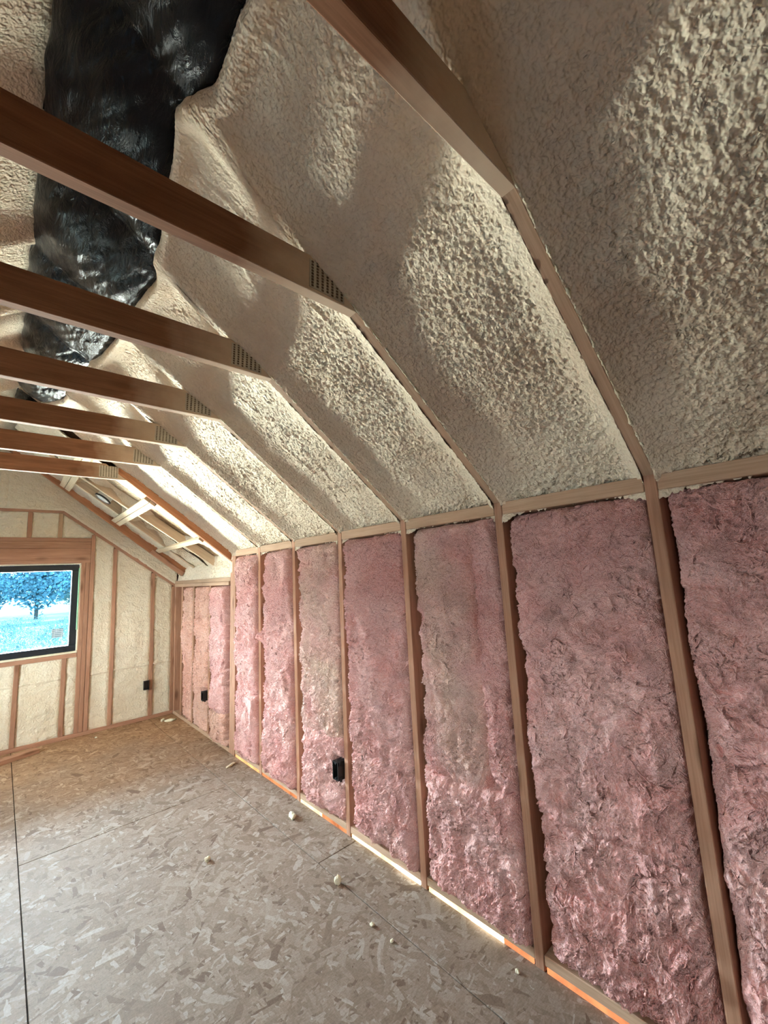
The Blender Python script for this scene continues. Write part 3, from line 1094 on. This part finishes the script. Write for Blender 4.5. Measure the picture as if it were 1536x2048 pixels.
def boxes_mesh(name, blist, mat):
    bm = bmesh.new()
    for lo, hi in blist:
        r = bmesh.ops.create_cube(bm, size=1.0)
        s = [hi[i] - lo[i] for i in range(3)]
        bmesh.ops.scale(bm, vec=s, verts=r['verts'])
        bmesh.ops.translate(bm, vec=[(hi[i] + lo[i]) / 2 for i in range(3)], verts=r['verts'])
    me = bpy.data.meshes.new(name)
    bm.to_mesh(me)
    bm.free()
    me.materials.append(mat)
    return me


WX, WZ0, WZ1 = 0.66, 0.88, 1.852     # rough opening
y0s, y1s = YE + 0.141, YE + 0.16
wall_end = mesh_obj('wall_end', boxes_mesh('wall_end', [((-2.2, y0s, -0.3), (-WX, y1s, 3.6)), ((WX, y0s, -0.3), (2.2, y1s, 3.6)),
                                                    ((-WX, y0s, -0.3), (WX, y1s, WZ0)), ((-WX, y0s, WZ1), (WX, y1s, 3.6))], M['sheath']))
tag(wall_end, 'foam filled gable wall with the window at the far end', 'wall', kind='structure')
D = 0.14
ym = YE + D / 2


def vstud(x, z0, z1, name='stud', tk=0.039, mat=None):
    return board(name, (x, ym, z0), (x, ym, z1), tk, D, (1, 0, 0), mat or M['wood'], wall_end)


def hboard(name, xa, xb, z, h, yoff=0.0, mat=None):
    return board(name, (xa, ym + yoff, z), (xb, ym + yoff, z), h, D, (0, 0, 1), mat or M['wood'], wall_end)


hboard('bottom_plate', -W, W, 0.0195, 0.039)
for sgn in (1, -1):
    vstud(sgn * 0.681, 0.04, 1.86, 'jack_stud')
    vstud(sgn * 0.7215, 0.04, 1.86, 'jack_stud')
    vstud(sgn * 0.764, 0.04, sl(0.764) - 0.055, 'king_stud')
    vstud(sgn * 0.985, 0.04, sl(0.985) - 0.05)
    vstud(sgn * 1.394, 0.04, sl(1.394) - 0.05)
    vstud(sgn * 1.630, 0.04, sl(1.630) - 0.05)
    for x in (0.165, 0.549):
        vstud(sgn * x, 0.04, 0.832, 'cripple_stud')
    for x in (0.192, 0.454):
        vstud(sgn * x, 2.136, 2.411, 'cripple_stud', mat=M['wood_pale'] if x > 0.3 else M['wood'])
    board('sloped_plate', (sgn * 0.475, ym, 2.431 - 0.005), (sgn * 1.665, ym, 1.54), 0.042, D, (0, 0, 1), M['wood'], wall_end)
hboard('window_sill_plate', -0.66, 0.66, 0.8535, 0.043)
hboard('header_board', -0.744, 0.744, 2.058, 0.074, 0.003)
hboard('header_board', -0.744, 0.744, 1.953, 0.134, 0.006)
hboard('header_trim', -0.744, 0.744, 1.870, 0.031)
hboard('header_plate', -0.744, 0.744, 2.116, 0.040)
hboard('collar_plate', -0.475, 0.475, 2.431, 0.039)


def wall_foam(xa, xb, za, zb, seed, rec=0.016, res=0.011, amp=1.0, bead=True):
    """za, zb: functions of x"""
    nx = max(6, int((xb - xa) / res))
    hmax = max(zb(xa) - za(xa), zb(xb) - za(xb), 0.05)
    nz = max(6, int(hmax / res))
    X = xa + (xb - xa) * np.linspace(0, 1, nx)[:, None] * np.ones((1, nz))
    v = np.ones((nx, 1)) * np.linspace(0, 1, nz)[None, :]
    zA = np.array([za(x) for x in X[:, 0]])[:, None]
    zB = np.array([zb(x) for x in X[:, 0]])[:, None]
    Z = zA + (zB - zA) * v
    pa, pb, pc = PN[seed % 8], PN[(seed + 2) % 8], PN[(seed + 5) % 8]
    r = rec + 0.008 * pa(X * 4 + seed, Z * 3) - 0.006 * pb(X * 11 + seed, Z * 20) * amp - 0.0040 * (np.abs(pc(X * 26 + seed, Z * 50)) * 2 - 0.5) * amp
    t = np.minimum(np.minimum(X - xa, xb - X), np.minimum(Z - zA, zB - Z))
    r = r + 0.004 * np.exp(-t / 0.008) - 0.004 * np.exp(-((t - 0.03) / 0.025) ** 2)
    if bead:
        zc = 0.628 + 0.012 * pa(X * 2 + 3, X * 0 + seed)
        r = r - 0.013 * np.exp(-((Z - zc) / 0.009) ** 2) + 0.006 * np.exp(-((Z - zc + 0.02) / 0.014) ** 2)
    V = np.stack([X, YE + r, Z], -1).reshape(-1, 3)
    return np_obj('foam_panel', V, grid_faces(nx, nz, False), M['foam_wall'], wall_end, ((xa + xb) / 2, YE, 1.0))


c0 = lambda x: 0.036
for sgn in (1, -1):
    def rngx(a, b):
        return (a, b) if sgn > 0 else (-b, -a)
    top = lambda x: sl(x) - 0.04
    for a, b, sd in ((0.781, 0.968, 51), (1.002, 1.377, 52), (1.411, 1.614, 53)):
        wall_foam(*rngx(a, b), c0, top, sd + (0 if sgn > 0 else 9))
    wall_foam(*rngx(0.182, 0.532), c0, lambda x: 0.835, 54)
    wall_foam(*rngx(0.566, 0.664), c0, lambda x: 0.835, 55, amp=1.6, bead=False)
    wall_foam(*rngx(0.209, 0.437), lambda x: 2.134, lambda x: 2.414, 56, amp=1.6, bead=False)
    wall_foam(*rngx(0.471, 0.80), lambda x: 2.134 if abs(x) < 0.75 else 2.13, lambda x: max(sl(x) - 0.04, 2.14), 57, amp=1.6, bead=False)
    # foam above the gable plates, out to the roof
    wall_foam(*rngx(0.0, W + 0.02), lambda x: sl(x) - 0.012, lambda x: roof_z(x) + 0.16, 58, rec=-0.006, bead=False)
wall_foam(-0.148, 0.148, c0, lambda x: 0.835, 59)
wall_foam(-0.175, 0.175, lambda x: 2.134, lambda x: 2.414, 60, amp=1.6, bead=False)

# ------------------------------------------------------------------ window
win = empty('window_1', (0, YE + 0.08, WZ0), 'black framed gable window looking out on pale meadow and trees', 'window', kind='structure')
fy0, fy1 = YE + 0.035, YE + 0.115
FX, FZ0, FZ1, FWD = 0.647, 0.897, 1.838, 0.064
box('frame_rail', (-FX, fy0, FZ0), (FX, fy1, FZ0 + FWD), M['black_frame'], win, 0.004)
box('frame_rail', (-FX, fy0, FZ1 - FWD), (FX, fy1, FZ1), M['black_frame'], win, 0.004)
box('frame_stile', (-FX, fy0, FZ0 + FWD), (-FX + FWD, fy1, FZ1 - FWD), M['black_frame'], win, 0.004)
box('frame_stile', (FX - FWD, fy0, FZ0 + FWD), (FX, fy1, FZ1 - FWD), M['black_frame'], win, 0.004)
box('glass_pane', (-FX + FWD - 0.004, YE + 0.074, FZ0 + FWD - 0.004), (FX - FWD + 0.004, YE + 0.078, FZ1 - FWD + 0.004), M['glass'], win, 0)
st = box('sticker', (0.435, YE + 0.0725, 1.055), (0.535, YE + 0.0735, 1.15), M['sticker'], win, 0)
st['label'] = 'small grey printed sticker on the glass'
for a, b in (((-WX, 0), (WX, 0)),):
    box('sealant_bead', (-WX, YE + 0.012, FZ1 + 0.001), (WX, YE + 0.06, WZ1), M['foam_bead'], win, 0.003)
    box('sealant_bead', (-WX, YE + 0.006, WZ0 - 0.004), (WX, YE + 0.06, FZ0 - 0.001), M['foam_bead'], win, 0.003)
    box('sealant_bead', (FX + 0.001, YE + 0.012, FZ0), (WX + 0.003, YE + 0.06, FZ1), M['foam_bead'], win, 0.003)
    box('sealant_bead', (-WX - 0.003, YE + 0.012, FZ0), (-FX - 0.001, YE + 0.06, FZ1), M['foam_bead'], win, 0.003)
tp = box('flashing_tape', (FX - 0.006, YE + 0.010, 1.12), (FX + 0.006, YE + 0.034, 1.80), M['green'], win, 0.003)
tp['label'] = 'pale green strip of flashing tape'
for x in (-0.35, -0.05, 0.18, 0.40, 0.55):
    box('screw_cover', (x - 0.012, fy0 - 0.004, FZ0 + 0.018), (x + 0.012, fy0 + 0.002, FZ0 + 0.034), M['black_box'], win, 0.002)

# ================================================================== OTHER SHELL WALLS (out of frame)
LZ0, LZ1 = 0.75, 1.70    # unseen windows added to the left wall to let in fill light
ADDED_WINDOWS = [(0.75, 1.30), (3.45, 4.85)]
lx0, lx1 = -W - 0.16, -W - 0.02
wl = mesh_obj('wall_left', boxes_mesh('wall_left', [((lx0, YR, -0.3), (lx1, ADDED_WINDOWS[0][0], 2.05)), ((lx0, ADDED_WINDOWS[0][1], -0.3), (lx1, ADDED_WINDOWS[1][0], 2.05)),
                                                ((lx0, ADDED_WINDOWS[1][1], -0.3), (lx1, YE + 0.15, 2.05))] +
                                  [((lx0, a_, -0.3), (lx1, b_, LZ0)) for a_, b_ in ADDED_WINDOWS] + [((lx0, a_, LZ1), (lx1, b_, 2.05)) for a_, b_ in ADDED_WINDOWS], M['pink_wall']))
tag(wl, 'insulated knee wall on the left side', 'wall', kind='structure')
gx0, gx1 = -W - 0.13, -W - 0.05
for nm, (LY0, LY1), lb in (('added_window_2', ADDED_WINDOWS[0], 'narrow black framed window added for fill light in the left knee wall'), ('added_window_3', ADDED_WINDOWS[1], 'wide black framed window added for fill light in the left knee wall')):
    w_ = empty(nm, (-W - 0.09, (LY0 + LY1) / 2, LZ0), lb, 'window', kind='structure')
    box('frame_rail', (gx0, LY0, LZ0), (gx1, LY1, LZ0 + 0.05), M['black_frame'], w_, 0.004)
    box('frame_rail', (gx0, LY0, LZ1 - 0.05), (gx1, LY1, LZ1), M['black_frame'], w_, 0.004)
    box('frame_stile', (gx0, LY0, LZ0 + 0.05), (gx1, LY0 + 0.05, LZ1 - 0.05), M['black_frame'], w_, 0.004)
    box('frame_stile', (gx0, LY1 - 0.05, LZ0 + 0.05), (gx1, LY1, LZ1 - 0.05), M['black_frame'], w_, 0.004)
    box('glass_pane', (-W - 0.092, LY0 + 0.046, LZ0 + 0.046), (-W - 0.088, LY1 - 0.046, LZ1 - 0.046), M['glass'], w_, 0)
wr_ = box('wall_rear', (-2.2, YR - 0.12, -0.3), (2.2, YR, 3.6), M['sheath'], None, 0)
tag(wr_, 'bare sheathed wall behind the viewer', 'wall', kind='structure')

# ================================================================== ELECTRICAL BOXES
def outlet_box(loc, rotz, label, wd=0.056, ht=0.098, dp=0.075, cable=True):
    """open front faces local -Y"""
    t = empty('outlet_box', loc, label, 'electrical box')
    base = Matrix.Translation(loc) @ Matrix.Rotation(rotz, 4, 'Z')
    th = 0.004

    def part(name, blist, mat):
        me = boxes_mesh(name, blist, mat)
        return reg(bpy.data.objects.new(name, me), base, t)
    hw, hh = wd / 2, ht / 2
    part('box_shell', [((-hw, 0, -hh), (-hw + th, dp, hh)), ((hw - th, 0, -hh), (hw, dp, hh)), ((-hw, 0, hh - th), (hw, dp, hh)), ((-hw, 0, -hh), (hw, dp, -hh + th)),
                       ((-hw, dp - th, -hh), (hw, dp, hh))], M['black_box'])
    part('screw_boss', [((-0.007, 0.001, hh - 0.014), (0.007, 0.025, hh - th))], M['black_box'])
    part('screw_boss', [((-0.007, 0.001, -hh + th), (0.007, 0.025, -hh + 0.014))], M['black_box'])
    part('nail_flange', [((hw, 0.012, hh - 0.02), (hw + 0.004, 0.028, hh + 0.008))], M['black_box'])
    part('nail_flange', [((hw, 0.012, -hh - 0.008), (hw + 0.004, 0.028, -hh + 0.02))], M['black_box'])
    if cable:
        part('cable_stub', [((-0.012, 0.03, -0.01), (-0.004, 0.065, hh - 0.006))], M['cable'])
    return t


outlet_box((W - 0.045, 2.291 + 0.03, 0.365), -math.pi / 2, 'black outlet box on a stud in the middle of the pink wall', ht=0.105)
outlet_box((W - 0.04, 4.655 + 0.03, 0.40), -math.pi / 2, 'small black outlet box in the far salmon batts past the thick post', ht=0.09)
outlet_box((1.344, YE - 0.03, 0.394), 0.0, 'black outlet box on the foam of the gable wall', ht=0.10, dp=0.028, cable=False)

# ================================================================== FLOOR DEBRIS
def crumb(loc, size, label, seed, mat, name='foam_crumb'):
    bm = bmesh.new()
    bmesh.ops.create_icosphere(bm, subdivisions=3, radius=1.0)
    p = PN[seed % 8]
    co = np.array([v.co for v in bm.verts])
    n = 1 + 0.35 * p(co[:, 0] * 1.7 + seed, co[:, 1] * 1.7 + co[:, 2]) + 0.15 * p(co[:, 0] * 5, co[:, 2] * 5 + seed)
    co = co * n[:, None] * np.array(size) / 2
    co[:, 2] = np.maximum(co[:, 2], -size[2] * 0.38)
    for v, c in zip(bm.verts, co):
        v.co = c
    for f in bm.faces:
        f.smooth = True
    me = bpy.data.meshes.new(name)
    bm.to_mesh(me)
    bm.free()
    me.materials.append(mat)
    o = mesh_obj(name, me, None, (loc[0], loc[1], size[2] * 0.38))
    o.rotation_euler = (0, 0, seed * 1.3)
    tag(o, label, 'debris')


crumb((1.512, 2.704), (0.085, 0.04, 0.030), 'largest pale foam crumb on the floor near the outlet box bay', 1, M['foam_bead'])
crumb((1.365, 1.994), (0.03, 0.03, 0.045), 'upright foam crumb on the floor beside the long seam', 2, M['foam_bead'])
crumb((0.957, 2.684), (0.035, 0.03, 0.025), 'small white foam crumb in the middle of the floor', 3, M['foam_bead'])
crumb((1.322, 1.668), (0.022, 0.018, 0.016), 'tiny foam crumb on the nearer floor right of the seam', 4, M['foam_bead'])
crumb((1.327, 1.545), (0.018, 0.014, 0.012), 'tiniest foam crumb on the nearer floor', 5, M['foam_bead'])
crumb((1.573, 1.092), (0.020, 0.016, 0.014), 'tiny crumb close to the glowing gap at the bottom right', 6, M['foam_bead'])
crumb((1.54, 5.52), (0.11, 0.05, 0.03), 'long foam scrap lying in the far corner of the floor', 7, M['foam_bead'])
crumb((1.48, 5.60), (0.07, 0.04, 0.03), 'shorter foam scrap at the foot of the gable wall corner', 8, M['foam_bead'])
crumb((0.835, 5.60), (0.022, 0.02, 0.014), 'tiny foam crumb in front of the gable wall', 9, M['foam_bead'])
crumb((1.55, 3.80), (0.12, 0.03, 0.016), 'flat foam shaving at the foot of the thick triple post', 10, M['foam_bead'])
ow = board('lumber_offcut', (-0.62, 5.27, 0.0198), (0.36, 5.62, 0.0198), 0.088, 0.038, (0.34, -0.94, 0), M['wood'])
tag(ow, 'loose length of timber lying on the floor below the window', 'lumber')

# ================================================================== OUTSIDE
M['meadow'] = plain_mat('pale_meadow', (0.55, 0.60, 0.52), 0.95, 0.1, noise=0.35, nscale=0.35)
M['road'] = plain_mat('grey_road', (0.22, 0.30, 0.36), 0.9, 0.1)
M['leaf'] = plain_mat('hazy_leaves', (0.16, 0.34, 0.42), 0.9, 0.1, noise=0.6, nscale=0.8)  # distant haze is put into this leaf colour
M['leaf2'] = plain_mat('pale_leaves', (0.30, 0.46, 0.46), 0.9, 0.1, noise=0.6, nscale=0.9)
M['bark'] = plain_mat('bark', (0.12, 0.11, 0.10), 0.9, 0.1)
ground = box('ground', (-120, 7.5, -3.4), (120, 260, -3.2), M['meadow'], None, 0)
tag(ground, 'pale meadow seen through the window', 'ground', kind='structure')
road = box('road', (-120, 78, -3.2), (120, 86, -3.17), M['road'], None, 0)
tag(road, 'dark line of a road across the meadow outside', 'road', kind='structure')


def tree_mesh(name, r, hgt, seed, mat, n=260):
    """leafy crown: many small bent leaf clumps spread over an egg-shaped volume"""
    rr = np.random.RandomState(seed)
    V, F = [], []
    for k in range(n):
        d = rr.normal(size=3)
        d /= np.linalg.norm(d)
        q = rr.rand() ** 0.45
        c = d * q * np.array([r, r, hgt / 2]) * (1 + 0.25 * math.sin(5 * d[0] + seed) * math.cos(4 * d[1]))
        c[2] += hgt / 2
        s = (0.035 + 0.05 * rr.rand()) * r
        e1 = rr.normal(size=3)
        e1 /= np.linalg.norm(e1)
        e2 = np.cross(e1, d)
        e2 /= np.linalg.norm(e2) + 1e-6
        b = len(V)
        V += [c - e1 * s, c + e2 * s * 0.7 + d * s * 0.3, c + e1 * s, c - e2 * s * 0.7 + d * s * 0.3, c - d * s * 0.3]
        F += [(b, b + 1, b + 4, b + 4), (b + 1, b + 2, b + 4, b + 4), (b + 2, b + 3, b + 4, b + 4), (b + 3, b, b + 4, b + 4)]
    tri = [f[:3] for f in F]
    return np_mesh(name, V, tri, mat, False)


crowns = [tree_mesh('crown', 4.2, 8.5, 70 + k, M['leaf'] if k < 2 else M['leaf2'], 3000) for k in range(3)]
bush = [tree_mesh('shrub', 1.1, 1.7, 80 + k, M['leaf2'], 500) for k in range(2)]
trunk = np_mesh('trunk', [(0.25 * math.cos(t), 0.25 * math.sin(t), z) for z in (0, 4.5) for t in np.arange(6) * math.pi / 3],
                [(k, (k + 1) % 6, 6 + (k + 1) % 6, 6 + k) for k in range(6)], M['bark'])
tr = random.Random(3)
for k in range(10):
    x = -20 + k * 6.2
    y = 96 + (k % 2) * 14
    t = empty('tree', (x, y, -3.2), 'hazy blue green tree in the tree line outside the window', 'tree', 'tree line outside the window')
    s = tr.uniform(0.9, 1.2)
    for nm, me, dz in (('crown', crowns[k % 3], 1.6), ('trunk', trunk, 0)):
        o = bpy.data.objects.new(nm, me)
        reg(o, Matrix.Translation((x, y, -3.2 + dz)) @ Matrix.Rotation(tr.uniform(0, 6), 4, 'Z') @ Matrix.Scale(s, 4), t)
for k in range(14):
    y = 40 + k * 2.6
    x = (0.005 + 0.115 * ((k * 0.618) % 1.0)) * y
    o = mesh_obj('shrub', bush[k % 2], None, (x, y, -3.2))
    o.scale = [tr.uniform(0.6, 1.2)] * 3
    tag(o, 'pale shrub on the meadow outside the window', 'shrub', 'shrubs on the meadow outside')
